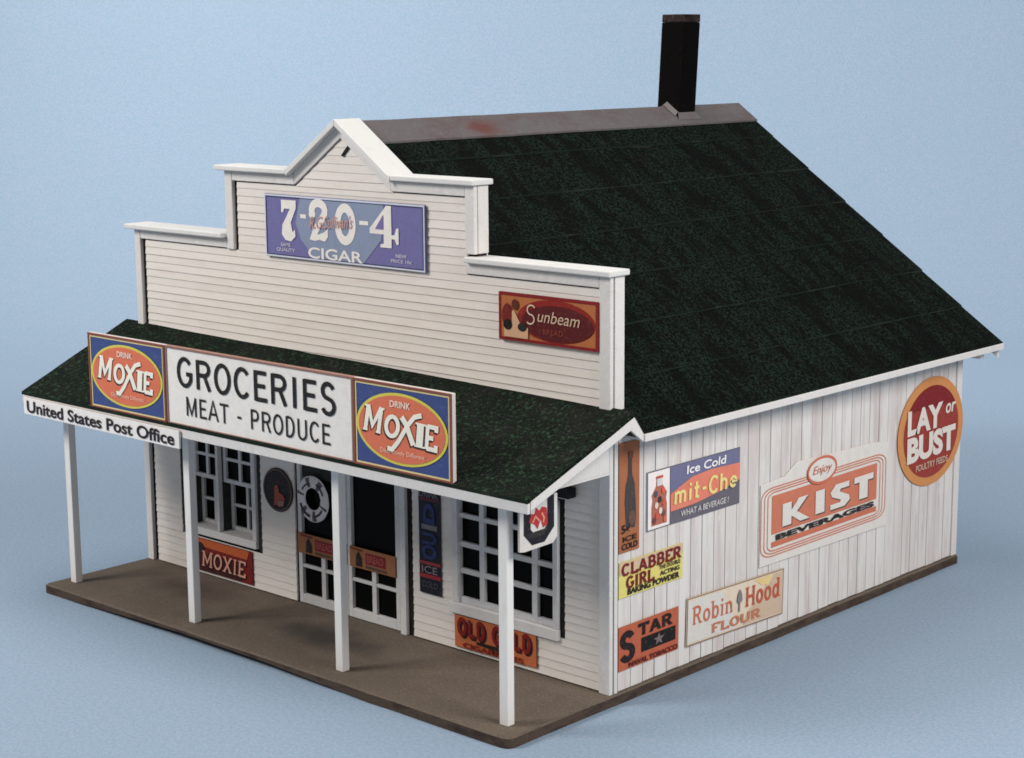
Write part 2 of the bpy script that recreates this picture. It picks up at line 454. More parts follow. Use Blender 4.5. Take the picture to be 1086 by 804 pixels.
# ---- porch
PY, PZ = -1.40, 2.158
def zroof(x, y):
    u = (x + .27) / 7.54; zt = 2.79 + (2.675 - 2.79) * u
    k = (y - PY) / (0 - PY); return PZ + (zt - PZ) * k
def porch_roof():
    mb = MB(); NX, NY = 40, 8
    xs = [-.27 + 7.54 * i / NX for i in range(NX + 1)]; ys = [PY + (.04 - PY) * j / NY for j in range(NY + 1)]
    def Z(x, y): return zroof(x, y) + .008 * mnoise.noise((x * 1.5, y * 2, 3))
    for j in range(NY):
        for i in range(NX):
            mb.quad([(xs[i], ys[j], Z(xs[i], ys[j])), (xs[i + 1], ys[j], Z(xs[i + 1], ys[j])), (xs[i + 1], ys[j + 1], Z(xs[i + 1], ys[j + 1])), (xs[i], ys[j + 1], Z(xs[i], ys[j + 1]))])
    for i in range(NX):
        for y in (PY, .04):
            q = [(xs[i], y, Z(xs[i], y) - .028), (xs[i + 1], y, Z(xs[i + 1], y) - .028), (xs[i + 1], y, Z(xs[i + 1], y)), (xs[i], y, Z(xs[i], y))]
            mb.quad(q if y == PY else q[::-1], 1 if y == PY else 0)
    for j in range(NY):
        for x in (-.27, 7.27):
            q = [(x, ys[j], Z(x, ys[j]) - .028), (x, ys[j + 1], Z(x, ys[j + 1]) - .028), (x, ys[j + 1], Z(x, ys[j + 1])), (x, ys[j], Z(x, ys[j]))]
            mb.quad(q if x > 0 else q[::-1], 0)
    mb.quad([(-.27, PY, PZ - .03), (-.27, .04, zroof(-.27, .04) - .03), (7.27, .04, zroof(7.27, .04) - .03), (7.27, PY, PZ - .03)], 2)
    mb.build('porch_roof', [M['proof'], M['lap'], M['dark']], store)
porch_roof()
bx('porch_fascia', tr, (-.262, 7.262, PY + .004, PY + .04, 2.035, PZ - .031), bevel=.005)
bx('porch_ceiling', tr, (.0, 6.995, PY + .045, .0, 2.085, 2.105), bevel=0)
for x0 in (7.236, -.266):                       # rake boards with the small return at the back
    mb = MB()
    zt = lambda y: zroof(x0, y) - .031
    poly = [(x0, PY + .045, zt(PY + .045) - .085), (x0, -.03, zt(-.03) - .10)]
    poly += [(x0, .15, 2.40), (x0, .15, 2.475), (x0, .015, zt(.015))] if x0 > 0 else [(x0, -.03, zt(-.03))]
    poly += [(x0, PY + .045, zt(PY + .045))]
    mb.prism(poly[::-1], (.03, 0, 0)); mb.build('rake_board', tr, store, bevel=.004)
for x0 in (6.97, .01):
    mb = MB(); mb.prism([(x0, -1.2, 2.107), (x0, -.002, 2.107), (x0, -.002, zroof(x0, 0) - .06), (x0, -1.2, zroof(x0, -1.2) - .06)][::-1], (.025, 0, 0))
    mb.build('porch_end_panel', tr, store)
for (px, py) in ((.13, -1.155), (2.30, -1.18), (4.575, -1.18), (6.725, -1.185)):
    bx('porch_post', M['post'], (px, px + .10, py, py + .09, .0, 2.084), bevel=.008)

# ---- windows and doors
def window_wide():
    x0, x1, z0, z1 = 5.0, 6.372, .44, 1.74
    mb = MB()
    mb.box(x0, x0 + .068, -.004, .085, z0 + .06, z1 - .07); mb.box(x1 - .062, x1, -.004, .085, z0 + .06, z1 - .07); mb.box(x0, x1, -.004, .085, z1 - .07, z1)
    w = mb.build('window', M['sash'], store, bevel=.006)
    mb = MB(); mb.box(x0 - .05, x1 + .005, -.014, .086, z0 - .052, z0 + .058); mb.build('sill', M['trim'], w, bevel=.008)
    mb = MB(); a, b, c, d = x0 + .07, x1 - .064, z0 + .06, z1 - .072
    for k, (m0, m1) in enumerate(((5.338, 5.398), (5.66, 5.735), (6.022, 6.088))): mb.box(m0, m1, .03, .075, c, d)
    xs = [a, 5.338, 5.398, 5.66, 5.735, 6.022, 6.088, b]
    for (h0, h1) in ((c, .56), (.80, .85), (1.068, 1.12), (1.36, 1.405), (1.64, d)):
        for i in range(0, 8, 2): mb.box(xs[i], xs[i + 1], .033, .075, h0, h1)
    mb.build('muntins', M['sash'], w, bevel=.004)
    mb = MB(); mb.box(a - .005, b + .005, .08, .10, c - .005, d); mb.build('pane', M['glass'], w)
window_wide()
def window_pair():
    x0, x1, z0, z1 = .775, 2.0, .46, 1.74
    mb = MB(); zz = z0 + .10
    mb.box(x0, x0 + .06, -.004, .06, zz, z1 - .07); mb.box(x1 - .066, x1, -.004, .06, zz, z1 - .07); mb.box(x0, x1, -.004, .06, z1 - .07, z1)
    mb.box(1.318, 1.362, .0, .06, zz, z1 - .07)
    w = mb.build('window', M['sash'], store, bevel=.006)
    mb = MB()
    for (a, b) in ((x0, x0 + .06), (1.32, 1.36), (x1 - .066, x1)): mb.box(a, b, .062, .26, zz, z1 - .02)
    mb.build('jamb', M['reveal'], w)  # dark jamb colour paints in the shade on the mullion and frame sides
    mb = MB(); mb.box(x0 - .02, x1 + .0, -.014, .27, z0 + .012, z0 + .098); mb.build('sill', M['trim'], w, bevel=.008)
    for (a, b) in ((x0 + .062, 1.316), (1.364, x1 - .068)):
        for (c, d, y) in ((1.12, 1.66, .075), (zz, 1.14, .17)):
            mb = MB(); t = .045; mid = (a + b) / 2; q = .017
            mb.box(a, a + t, y, y + .035, c, d); mb.box(b - t, b, y, y + .035, c, d)
            mb.box(a + t, b - t, y, y + .035, c, c + t); mb.box(a + t, b - t, y, y + .035, d - t, d)
            zm = (c + d) / 2
            mb.box(mid - .02, mid + .02, y + .003, y + .03, c + t, d - t)
            mb.box(a + t, mid - .02, y + .004, y + .03, zm - q, zm + q); mb.box(mid + .02, b - t, y + .004, y + .03, zm - q, zm + q)
            s = mb.build('sash', M['sash'], w, bevel=.003)
    mb = MB(); mb.box(x0 + .062, 1.316, .113, .125, 1.13, z1 - .03); mb.box(1.364, x1 - .068, .113, .125, 1.13, z1 - .03)
    mb.box(x0 + .062, 1.316, .21, .225, zz, 1.128); mb.box(1.364, x1 - .068, .21, .225, zz, 1.128)
    mb.build('pane', M['glass'], w)
    for g in ((.652, .772, .03, .05, .53, 1.77), (2.003, 2.065, .03, .05, .45, 1.77)): bx('gap_lining', M['reveal'], g, bevel=0)
window_pair()
def door(x0, x1, reflection_panel):
    z0, z1 = .008, 1.80
    mb = MB(); st = .058
    mb.box(x0, x0 + st, .045, .095, z0, z1); mb.box(x1 - st, x1, .045, .095, z0, z1)
    mb.box(x0 + st, x1 - st, .045, .095, z0, .105); mb.box(x0 + st, x1 - st, .045, .095, z1 - .06, z1)
    mid = (x0 + x1) / 2; t = .032
    mb.box(x0 + st, x1 - st, .05, .085, .56, .60)
    mb.box(mid - t, mid + t, .049, .085, .105, .56)
    mb.box(x0 + st, mid - t, .05, .085, .402, .437); mb.box(mid + t, x1 - st, .05, .085, .402, .437)
    d = mb.build('door', M['sash'], store, bevel=.005)
    mb = MB(); mb.box(x0 + st - .004, x1 - st + .004, .087, .094, .1, z1 - .05); mb.build('pane', M['glass'], d)
    if reflection_panel:
        mb = MB(); mb.box(x0 + st + .002, x1 - st - .002, .072, .085, 1.40, z1 - .062); mb.build('reflection_panel', M['glass_reflection'], d)  # grey panel over the pane stands in for a reflection on the glass
door(2.645, 3.42, True); door(3.428, 4.203, False)
bx('door_casing', M['sash'], (4.25, 4.335, -.002, .09, 0, 1.82), bevel=.006)
for g in ((4.206, 4.248, .06, .12, .004, 1.85), (4.337, 4.419, .04, .12, .004, 1.85), (6.375, 6.437, .03, .05, .41, 1.77), (2.622, 2.643, .06, .1, .004, 1.85)): bx('gap_lining', M['dark'], g, bevel=0)
bx('interior_lining', M['dark'], (.1, 6.9, .30, .32, 0.01, 2.4), bevel=0)
bx('wall_bracket', M['black'], (6.41, 6.59, -.10, .012, 1.81, 1.905), (6.45, 6.50, -.07, .0, 1.908, 2.08), bevel=.006)

# ------------------------------------------------------------------ signs
_fc = {}
def font_mesh(s, bold=0.0):
    k = (s, bold)
    if k in _fc: return _fc[k]
    cu = bpy.data.curves.new('t', 'FONT'); cu.body = s; cu.offset = bold; cu.resolution_u = 4
    o = bpy.data.objects.new('t', cu)
    me = bpy.data.meshes.new_from_object(o)
    vs = [(v.co.x, v.co.y) for v in me.vertices]; fs = [tuple(p.vertices) for p in me.polygons]
    bpy.data.objects.remove(o); bpy.data.meshes.remove(me); bpy.data.curves.remove(cu)
    x0 = min(v[0] for v in vs); x1 = max(v[0] for v in vs); y0 = min(v[1] for v in vs); y1 = max(v[1] for v in vs)
    r = ([((v[0] - x0) / (x1 - x0) - .5, (v[1] - y0) / (y1 - y0) - .5) for v in vs], fs)
    _fc[k] = r
    return r
def arc_pts(cx, cy, rx, ry, a0, a1, n=12):
    return [(cx + rx * math.cos(math.radians(a0 + (a1 - a0) * i / n)), cy + ry * math.sin(math.radians(a0 + (a1 - a0) * i / n))) for i in range(n + 1)]
# a small slab-serif stroke alphabet: width, strokes, serif positions (x, y)
GL = {
 'M': (.95, [[(.14, 0), (.14, 1)], [(.14, 1), (.47, .25), (.81, 1)], [(.81, 0), (.81, 1)]], [(.14, 0), (.81, 0), (.10, 1), (.85, 1)]),
 'O': (.82, [arc_pts(.41, .5, .31, .46, 0, 360, 20)], []),
 'X': (.80, [[(.12, 0), (.68, 1)], [(.12, 1), (.68, 0)]], [(.12, 0), (.68, 0), (.12, 1), (.68, 1)]),
 'I': (.40, [[(.2, 0), (.2, 1)]], [(.2, 0), (.2, 1)]),
 'E': (.70, [[(.16, 0), (.16, 1)], [(.16, .97), (.62, .97), (.62, .78)], [(.16, .5), (.48, .5)], [(.16, .03), (.64, .03), (.64, .24)]], [(.13, 0), (.13, 1)]),
 'C': (.78, [arc_pts(.42, .5, .31, .46, 40, 320, 16)], []),
 'L': (.68, [[(.16, 0), (.16, 1)], [(.16, .03), (.62, .03), (.62, .24)]], [(.13, 0), (.16, 1)]),
 'A': (.84, [[(.10, 0), (.42, 1)], [(.42, 1), (.74, 0)], [(.24, .33), (.60, .33)]], [(.10, 0), (.74, 0)]),
 'B': (.76, [[(.16, 0), (.16, 1)], [(.16, .97)] + arc_pts(.42, .74, .18, .23, 90, -90, 8) + [(.16, .51)], [(.16, .51)] + arc_pts(.42, .27, .24, .24, 90, -90, 8) + [(.16, .03)]], [(.12, 0), (.12, 1)]),
 'R': (.80, [[(.16, 0), (.16, 1)], [(.16, .97)] + arc_pts(.42, .74, .20, .23, 90, -90, 8) + [(.16, .51)], [(.40, .5), (.68, 0)]], [(.16, 0), (.70, 0), (.12, 1)]),
 'G': (.82, [arc_pts(.42, .5, .31, .46, 40, 330, 16) + [(.70, .45), (.48, .45)]], []),
 'S': (.70, [arc_pts(.35, .74, .22, .23, 20, 270, 10) + arc_pts(.35, .26, .24, .24, 80, -160, 10)], []),
 'T': (.76, [[(.38, 0), (.38, 1)], [(.08, .76), (.08, .96), (.68, .96), (.68, .76)]], [(.38, 0)]),
 'F': (.68, [[(.16, 0), (.16, 1)], [(.16, .97), (.62, .97), (.62, .78)], [(.16, .5), (.48, .5)]], [(.16, 0), (.13, 1)]),
 'U': (.82, [[(.14, 1)] + arc_pts(.41, .3, .27, .28, 180, 360, 10) + [(.68, 1)]], [(.14, 1), (.68, 1)]),
 'H': (.86, [[(.16, 0), (.16, 1)], [(.70, 0), (.70, 1)], [(.16, .5), (.70, .5)]], [(.16, 0), (.70, 0), (.16, 1), (.70, 1)]),
 'D': (.80, [[(.16, 0), (.16, 1)], [(.16, .97)] + arc_pts(.36, .5, .30, .47, 90, -90, 10) + [(.16, .03)]], [(.12, 0), (.12, 1)]),
 'o': (.64, [arc_pts(.32, .34, .22, .31, 0, 360, 16)], []),
 'b': (.68, [[(.14, 0), (.14, 1)], arc_pts(.36, .34, .21, .31, 180, -180, 16)], [(.10, 1)]),
 'd': (.68, [[(.54, 0), (.54, 1)], arc_pts(.32, .34, .21, .31, 0, 360, 16)], [(.50, 1), (.58, 0)]),
 'i': (.36, [[(.18, 0), (.18, .66)], [(.18, .82), (.18, .98)]], [(.18, 0), (.14, .66)]),
 'n': (.70, [[(.16, 0), (.16, .66)], [(.16, .5)] + arc_pts(.35, .42, .19, .22, 150, 0, 8) + [(.54, 0)]], [(.16, 0), (.54, 0), (.12, .66)]),
 'P': (.78, [[(.16, 0), (.16, 1)], [(.16, .95)] + arc_pts(.42, .71, .22, .24, 90, -90, 8) + [(.16, .47)]], [(.16, 0)]),
 'm': (.98, [[(.14, 0), (.14, .68)], [(.14, .50)] + arc_pts(.31, .44, .17, .20, 150, 0, 8) + [(.48, 0)], [(.48, .44)] + arc_pts(.65, .44, .17, .20, 150, 0, 8) + [(.82, 0)]], []),
 't': (.50, [[(.22, .95), (.22, .1), (.42, .06)], [(.04, .62), (.42, .62)]], []),
 'h': (.70, [[(.14, 0), (.14, 1)], [(.14, .46)] + arc_pts(.34, .42, .20, .22, 150, 0, 8) + [(.54, 0)]], []),
 'e': (.66, [[(.12, .34), (.54, .36)] + arc_pts(.33, .34, .21, .28, 10, 320, 14)], []),
 '-': (.50, [[(.1, .45), (.4, .45)]], []), ' ': (.40, [], []),
}
SANS = {
 'E': [[(.16, 0), (.16, 1)], [(.16, .94), (.64, .94)], [(.16, .51), (.58, .51)], [(.16, .06), (.66, .06)]],
 'T': [[(.38, 0), (.38, 1)], [(.04, .94), (.72, .94)]], 'L': [[(.16, 0), (.16, 1)], [(.16, .06), (.64, .06)]],
 'R': [[(.14, 0), (.14, 1)], [(.14, .94)] + arc_pts(.44, .72, .22, .22, 90, -90, 8) + [(.14, .50)], [(.44, .5), (.68, 0)]],
 'A': [[(.06, 0), (.42, 1), (.78, 0)], [(.20, .34), (.64, .34)]],
 'M': [[(.12, 0), (.12, 1)], [(.12, .96), (.46, .08), (.80, .96)], [(.80, 0), (.80, 1)]],
 'I': [[(.2, 0), (.2, 1)]],
}
def ribbon(pl, t):
    n = len(pl); closed = n > 3 and (Vector(pl[0]) - Vector(pl[-1])).length < 1e-4
    if closed: pl = pl[:-1]; n -= 1
    L, R = [], []
    for i in range(n):
        p = Vector(pl[i])
        a = Vector(pl[(i - 1) % n]) if (i > 0 or closed) else None
        b = Vector(pl[(i + 1) % n]) if (i < n - 1 or closed) else None
        d1 = (p - a).normalized() if a is not None else None; d2 = (b - p).normalized() if b is not None else None
        if d1 is None: d1 = d2
        if d2 is None: d2 = d1
        n1 = Vector((-d1.y, d1.x)); n2 = Vector((-d2.y, d2.x)); mm = n1 + n2
        if mm.length < 1e-3: mm = n1
        mm.normalize(); k = min(1.8, 1 / max(.3, mm.dot(n1)))
        L.append(p + mm * t * k); R.append(p - mm * t * k)
    q = []
    for i in range(n if closed else n - 1):
        j = (i + 1) % n; q.append([R[i], R[j], L[j], L[i]])
    return q
def slab_mesh(s, weight=.085, serif=.15, track=.06):
    """list of polygons normalised to a unit box centred on 0; each stroke is one list"""
    x = 0; strokes = []
    for ch in s:
        w, pls, sf = GL[ch]
        if not serif and ch in SANS: pls = SANS[ch]
        for pl in pls: strokes.append([[Vector((p.x + x, p.y)) for p in q] for q in ribbon(pl, weight)])
        for (sx, sy) in (sf if serif else []):
            h = .04; y0 = sy - .01 if sy == 0 else sy - 2 * h + .01
            strokes.append([[Vector((x + sx - serif, y0)), Vector((x + sx + serif, y0)), Vector((x + sx + serif, y0 + 2 * h)), Vector((x + sx - serif, y0 + 2 * h))]])
        x += w + track
    P = [p for st in strokes for q in st for p in q]
    x0 = min(p.x for p in P); x1 = max(p.x for p in P); y0 = min(p.y for p in P); y1 = max(p.y for p in P)
    return [[[((p.x - x0) / (x1 - x0) - .5, (p.y - y0) / (y1 - y0) - .5) for p in q] for q in st] for st in strokes]
class Sign:
    def __init__(self, name, label, cat, o, u, v, w, h, thick, face, edge=None, shape=None, group=None, rot=0, root=None):
        """o = centre of the FRONT face"""
        u, v = Vector(u), Vector(v); 
        self.u = u * math.cos(rot) + v * math.sin(rot); self.v = v * math.cos(rot) - u * math.sin(rot); self.n = self.u.cross(self.v)
        self.o = Vector(o); self.w, self.h = w, h
        self.root = empty(name, self.o - self.v * h / 2 - self.n * thick)
        tag(self.root, label, cat, group)
        self.parts = {}; self.order = []; self.eps = 0
        shape = shape or [(-w / 2, -h / 2), (w / 2, -h / 2), (w / 2, h / 2), (-w / 2, h / 2)]
        mb = MB(); mb.prism([self.P(a, b, 0) for a, b in shape], -self.n * thick, 0, side=1, back=1)
        mb.build('panel', [ink(face), ink(edge or face)], self.root, bevel=.004)
    def P(self, a, b, k): return self.o + self.u * a + self.v * b + self.n * k
    def mb(self, part, c):
        if part not in self.parts: self.parts[part] = (MB(), []); self.order.append(part)
        mb, cs = self.parts[part]
        c = tuple(c)
        if c not in cs: cs.append(c)
        return mb, cs.index(c)
    def poly(self, part, c, pts, layer=1):
        mb, i = self.mb(part, c); self.eps += 1
        k = layer * .004 + self.eps * .00002
        mb.quad([self.P(a, b, k) for a, b in pts], i)
    def rect(self, part, c, x0, x1, y0, y1, layer=1): self.poly(part, c, [(x0, y0), (x1, y0), (x1, y1), (x0, y1)], layer)
    def ell(self, part, c, cx, cy, rx, ry, layer=1, n=40): self.poly(part, c, arc_pts(cx, cy, rx, ry, 0, 360, n)[:-1], layer)
    def line(self, part, c, pts, t, layer=1):
        mb, i = self.mb(part, c); self.eps += 1; k = layer * .004 + self.eps * .00002
        for q in ribbon(pts, t): mb.quad([self.P(p.x, p.y, k) for p in q], i)
    def border(self, part, c, x0, x1, y0, y1, t, layer=1):
        self.line(part, c, [(x0, y0), (x1, y0), (x1, y1), (x0, y1), (x0, y0)], t, layer)
    def rborder(self, part, c, x0, x1, y0, y1, rx, ry, t, layer=1):
        p = arc_pts(x1 - rx, y1 - ry, rx, ry, 0, 90, 5) + arc_pts(x0 + rx, y1 - ry, rx, ry, 90, 180, 5) + arc_pts(x0 + rx, y0 + ry, rx, ry, 180, 270, 5) + arc_pts(x1 - rx, y0 + ry, rx, ry, 270, 360, 5)
        self.line(part, c, p + [p[0]], t, layer)
    def text(self, part, c, s, cx, cy, w, h, layer=2, bold=.0, shear=0, rot=0, grow=0):
        vs, fs = font_mesh(s, bold); mb, i = self.mb(part, c); self.eps += 1
        k = layer * .004 + self.eps * .00002; n = len(mb.v)
        for (a, b) in vs:
            hh = h * (1 + grow * a)
            x, y = a * w + shear * b * h, b * hh
            mb.v.append(tuple(self.P(cx + x * math.cos(rot) - y * math.sin(rot), cy + x * math.sin(rot) + y * math.cos(rot), k)))
        for f in fs: mb.f.append(tuple(n + q for q in f)); mb.m.append(i)
    def slab(self, part, c, s, cx, cy, w, h, layer=2, weight=.085, serif=.15, shear=0, rot=0, track=.06):
        mb, i = self.mb(part, c)
        for st in slab_mesh(s, weight, serif, track):
            self.eps += 1; k = layer * .004 + self.eps * .00002
            for q in st:
                pts = []
                for (a, b) in q:
                    x, y = a * w + shear * b * h, b * h
                    pts.append(self.P(cx + x * math.cos(rot) - y * math.sin(rot), cy + x * math.sin(rot) + y * math.cos(rot), k))
                mb.quad(pts, i)
    def frame(self, c, t, d, c2=None):
        """raised moulding round the panel"""
        mb = MB(); w, h = self.w / 2, self.h / 2
        for (a0, a1, b0, b1) in ((-w, w, h - t, h), (-w, w, -h, -h + t), (-w, -w + t, -h + t, h - t), (w - t, w, -h + t, h - t)):
            mb.prism([self.P(a0, b0, d), self.P(a1, b0, d), self.P(a1, b1, d), self.P(a0, b1, d)], -self.n * (d - .001), 0)
        mb.build('frame', [ink(c)], self.root, bevel=.004)
    def done(self):
        for p in self.order:
            mb, cs = self.parts[p]; mb.build(p, [ink(c) for c in cs], self.root)
FX, FZ = (1, 0, 0), (0, 0, 1)
def front(name, label, cat, x0, x1, z0, z1, y, thick, face, edge=None, **k):
    return Sign(name, label, cat, ((x0 + x1) / 2, y, (z0 + z1) / 2), FX, FZ, x1 - x0, z1 - z0, thick, face, edge, **k)
def side(name, label, cat, y0, y1, z0, z1, face, edge=None, x=7.002, thick=.009, **k):
    return Sign(name, label, cat, (x, (y0 + y1) / 2, (z0 + z1) / 2), (0, 1, 0), FZ, y1 - y0, z1 - z0, thick, face, edge, **k)
LT = (232, 226, 222)

# purple cigar board on the gable
s = front('cigar_sign', 'long purple and blue cigar sign with big white numerals high on the front gable', 'sign', 2.32, 4.70, 3.73, 4.385, -.008, .022, (112, 109, 160), (70, 78, 120))
w, h = s.w, s.h
s.poly('band', (134, 146, 172), [(-.62, h / 2 - .02), (-.70, .05), (-.62, -.12), (-.42, -h / 2 + .03), (.32, -h / 2 + .03), (.58, -.05), (.62, h / 2 - .02)], 1)
s.border('border', (205, 210, 226), -w / 2 + .012, w / 2 - .012, -h / 2 + .012, h / 2 - .012, .008, 1)
s.border('border', (60, 62, 90), -w / 2 + .03, w / 2 - .03, -h / 2 + .028, h / 2 - .028, .004, 1)
def seven(cx):
    P = [(-.115, .2), (.115, .2), (.115, .12), (.03, -.03), (.055, -.13), (.09, -.10), (.10, -.17), (.03, -.225), (-.06, -.215), (-.115, -.16), (-.105, -.06), (-.05, .01), (.02, .11), (-.07, .11), (-.085, .07), (-.115, .07)]
    s.poly('numerals', LT, [(cx + a, .075 + b) for a, b in P], 2)
seven(-.80)
s.rect('numerals', LT, -.62, -.53, .10, .14, 2)
# figure two
s.line('numerals', LT, arc_pts(-.34, .19, .10, .08, 200, -40, 10) + [(-.40, -.03)], .042, 2)
s.poly('numerals', LT, [(a, b + .03) for a, b in [(-.48, -.14), (-.43, -.04), (-.35, -.085), (-.26, -.055), (-.20, -.02), (-.20, -.10), (-.25, -.15), (-.33, -.135), (-.40, -.15)]], 2)
s.ell('numerals', LT, -.435, .15, .05, .045, 2, 16)
# nought
s.line('numerals', LT, arc_pts(.06, .075, .112, .165, 0, 360, 24), .045, 2)
s.rect('numerals', LT, .27, .40, .085, .125, 2)
# figure four
s.poly('numerals', LT, [(a, b + .07) for a, b in [(.66, .225), (.73, .225), (.73, -.19), (.57, -.19), (.57, -.16), (.62, -.15), (.62, -.06), (.42, -.06), (.42, -.01)]], 2)
s.poly('numerals', (118, 108, 160), [(.50, .058), (.62, .058), (.62, .205)], 3)
s.poly('numerals', LT, [(.73, .01), (.77, .01), (.80, .08), (.83, .08), (.83, -.08), (.80, -.08), (.77, -.03), (.73, -.03)], 2)
s.text('script', (196, 150, 142), 'R.G.Sullivan\'s', -.14, .085, .64, .13, 4, .004, .3, .06)
s.text('lettering', LT, 'CIGAR', -.10, -.245, .82, .115, 2, .02)
for (a, t1, t2, pn) in ((-.86, 'SAME', 'QUALITY', 'small_lettering'), (.86, 'NEW', 'PRICE 10¢', 'price_lettering')):
    s.text(pn, (206, 200, 216), t1, a, -.19, .15, .036, 2, .01); s.text(pn, (206, 200, 216), t2, a, -.245, .29, .042, 2, .01)
s.done()

# red bread sign
s = front('bread_sign', 'orange and dark red oval bread sign on the right step of the false front', 'sign', 5.665, 6.87, 3.19, 3.637, -.010, .024, (178, 106, 62), (110, 30, 26))
w, h = s.w, s.h
s.border('border', (128, 26, 30), -w / 2 + .014, w / 2 - .014, -h / 2 + .014, h / 2 - .014, .014, 1)
s.ell('oval', (136, 34, 28), .10, .0, .47, .196, 1)
s.ell('oval', (86, 22, 24), .12, -.02, .43, .165, 2)
s.ell('oval', (112, 32, 26), -.49, .01, .07, .11, 2)
s.poly('loaf', (205, 165, 130), [(-.53, -.19), (-.23, -.19), (-.23, -.09), (-.33, -.05), (-.40, .06), (-.43, .06), (-.43, -.05), (-.53, -.08)], 3)
s.ell('loaf', (22, 16, 16), -.48, -.075, .055, .05, 4, 18)
s.ell('loaf', (40, 36, 34), -.30, -.085, .055, .04, 4, 18)
s.ell('loaf', (90, 40, 34), -.39, .12, .04, .05, 4, 14)
s.line('lettering', (214, 190, 168), arc_pts(-.185, .085, .05, .045, 30, 250, 9) + arc_pts(-.20, .0, .05, .045, 70, -140, 9), .007, 4)
s.text('lettering', (206, 176, 152), 'unbeam', .15, .035, .50, .11, 4, .0, .25, -.02)
s.text('small_lettering', (140, 64, 52), 'BREAD', .08, -.10, .24, .05, 4, .0)
s.done()

# three panels on the porch eave
def oval_sign(x0, x1, label):
    s = front('soda_sign', label, 'sign', x0, x1, 2.15, 2.953, -1.382, .045, (62, 78, 132), (206, 196, 190), group='blue signs with orange ovals on the porch roof')
    w, h = s.w, s.h
    s.frame((128, 74, 62), .026, .012)
    s.border('border', (222, 206, 150), -w / 2 + .036, w / 2 - .036, -h / 2 + .034, h / 2 - .034, .008, 1)
    s.ell('oval', (212, 202, 86), 0, 0, w / 2 - .045, h / 2 - .075, 2, 56)
    s.ell('oval', (216, 116, 88), 0, 0, w / 2 - .078, h / 2 - .10, 3, 56)
    for (dx, dy, c, L) in ((-.018, -.018, (46, 36, 34), 4), (0, 0, (240, 236, 222), 5)):
        p = 'lettering' if L == 5 else 'lettering_shade'
        s.slab(p, c, 'M', -.345 + dx, .06 + dy, .25, .25, L, .095, .12, .16, -.05)
        s.slab(p, c, 'O', -.105 + dx, .02 + dy, .20, .22, L, .10, .12, .10, -.05)
        s.line(p, c, [(.02 + dx, .12 + dy), (.075 + dx, .06 + dy), (.16 + dx, -.115 + dy)], .030, L)
        s.line(p, c, [(-.17 + dx, -.185 + dy), (-.11 + dx, -.19 + dy), (-.03 + dx, -.11 + dy), (.09 + dx, .05 + dy), (.18 + dx, .14 + dy), (.27 + dx, .165 + dy)], .022, L)
        s.slab(p, c, 'I', .245 + dx, -.015 + dy, .12, .22, L, .14, .2, .08, -.04)
        s.slab(p, c, 'E', .385 + dx, -.02 + dy, .17, .24, L, .095, .12, .06, -.04)
    s.text('small_lettering', (240, 222, 208), 'DRINK', 0, .225, .26, .06, 5, .015)
    s.text('small_lettering', (236, 196, 176), 'Distinctively Different', .02, -.215, .56, .055, 5, .0)
    s.done()
oval_sign(1.03, 2.345, 'blue soda sign with orange oval on the porch roof, left of the groceries board')
oval_sign(5.135, 6.385, 'blue soda sign with orange oval on the porch roof, right of the groceries board')
s = front('groceries_sign', 'long white groceries sign with black letters between the two blue soda signs', 'sign', 2.352, 5.128, 2.15, 2.953, -1.376, .045, (232, 228, 224), (150, 110, 96))
s.frame((140, 106, 96), .024, .010)
s.slab('lettering', (32, 30, 31), 'GROCERIES', -.025, .155, 2.36, .325, 2, .072, 0, track=.07)
s.slab('lettering', (34, 32, 33), 'MEAT - PRODUCE', .0, -.175, 2.14, .225, 2, .060, 0, track=.07)
s.done()
s = front('post_office_sign', 'small white board reading post office hanging under the porch eave', 'sign', -.19, 2.59, 1.925, 2.112, -1.432, .026, (236, 232, 230), (190, 184, 180))
s.text('lettering', (34, 28, 34), 'United States Post Office', .0, .0, 2.64, .135, 2, .022)
s.done()

# signs on the shaded front wall
s = front('soda_sign', 'dark red soda sign with orange top edge under the left window', 'sign', .93, 1.905, .045, .425, .006, .012, (116, 30, 28), (80, 24, 24))
s.poly('band', (190, 92, 50), [(-.48, .10), (.40, .085), (.44, .185), (-.48, .185)], 1)
s.poly('band', (64, 26, 26), [(-.48, -.185), (.30, -.185), (.33, -.02), (.1, .0), (-.48, .03)], 1)
s.ell('band', (40, 34, 34), -.42, .09, .07, .055, 2, 18)
s.slab('lettering_shade', (30, 18, 18), 'MOXIE', -.015, -.055, .78, .19, 2, .09, .13, .1)
s.slab('lettering', (206, 150, 132), 'MOXIE', -.005, -.035, .78, .19, 3, .07, .13, .1)
s.done()
disc = lambda r, n=40: arc_pts(0, 0, r, r, 0, 360, n)[:-1]
s = front('round_sign', 'round black sign with a red figure between the left window and the doors', 'sign', 2.13, 2.615, .96, 1.445, .006, .012, (28, 22, 24), (60, 40, 36), shape=disc(.2425))
s.line('border', (92, 66, 60), disc(.225) + [disc(.225)[0]], .010, 1)
s.poly('emblem', (150, 72, 54), [(-.04, .04), (.01, .06), (.03, -.02), (.10, -.04), (.13, -.09), (.06, -.11), (.05, -.16), (-.06, -.17), (-.05, -.08)], 2)
s.poly('emblem', (150, 110, 96), [(.0, -.12), (.12, -.10), (.10, -.16), (.02, -.18)], 3)
s.text('lettering', (74, 52, 50), 'COLD DRINKS', 0, .10, .28, .05, 2, .0)
s.done()
s = front('upper_sign', 'small dark half round sign tucked under the porch eave above the round black sign', 'sign', 2.16, 2.60, 1.515, 1.735, .006, .012, (64, 62, 60), (50, 48, 46), shape=[(-.22, .11)] + arc_pts(0, .11, .22, .18, 180, 360, 16)[1:-1] + [(.22, .11)])
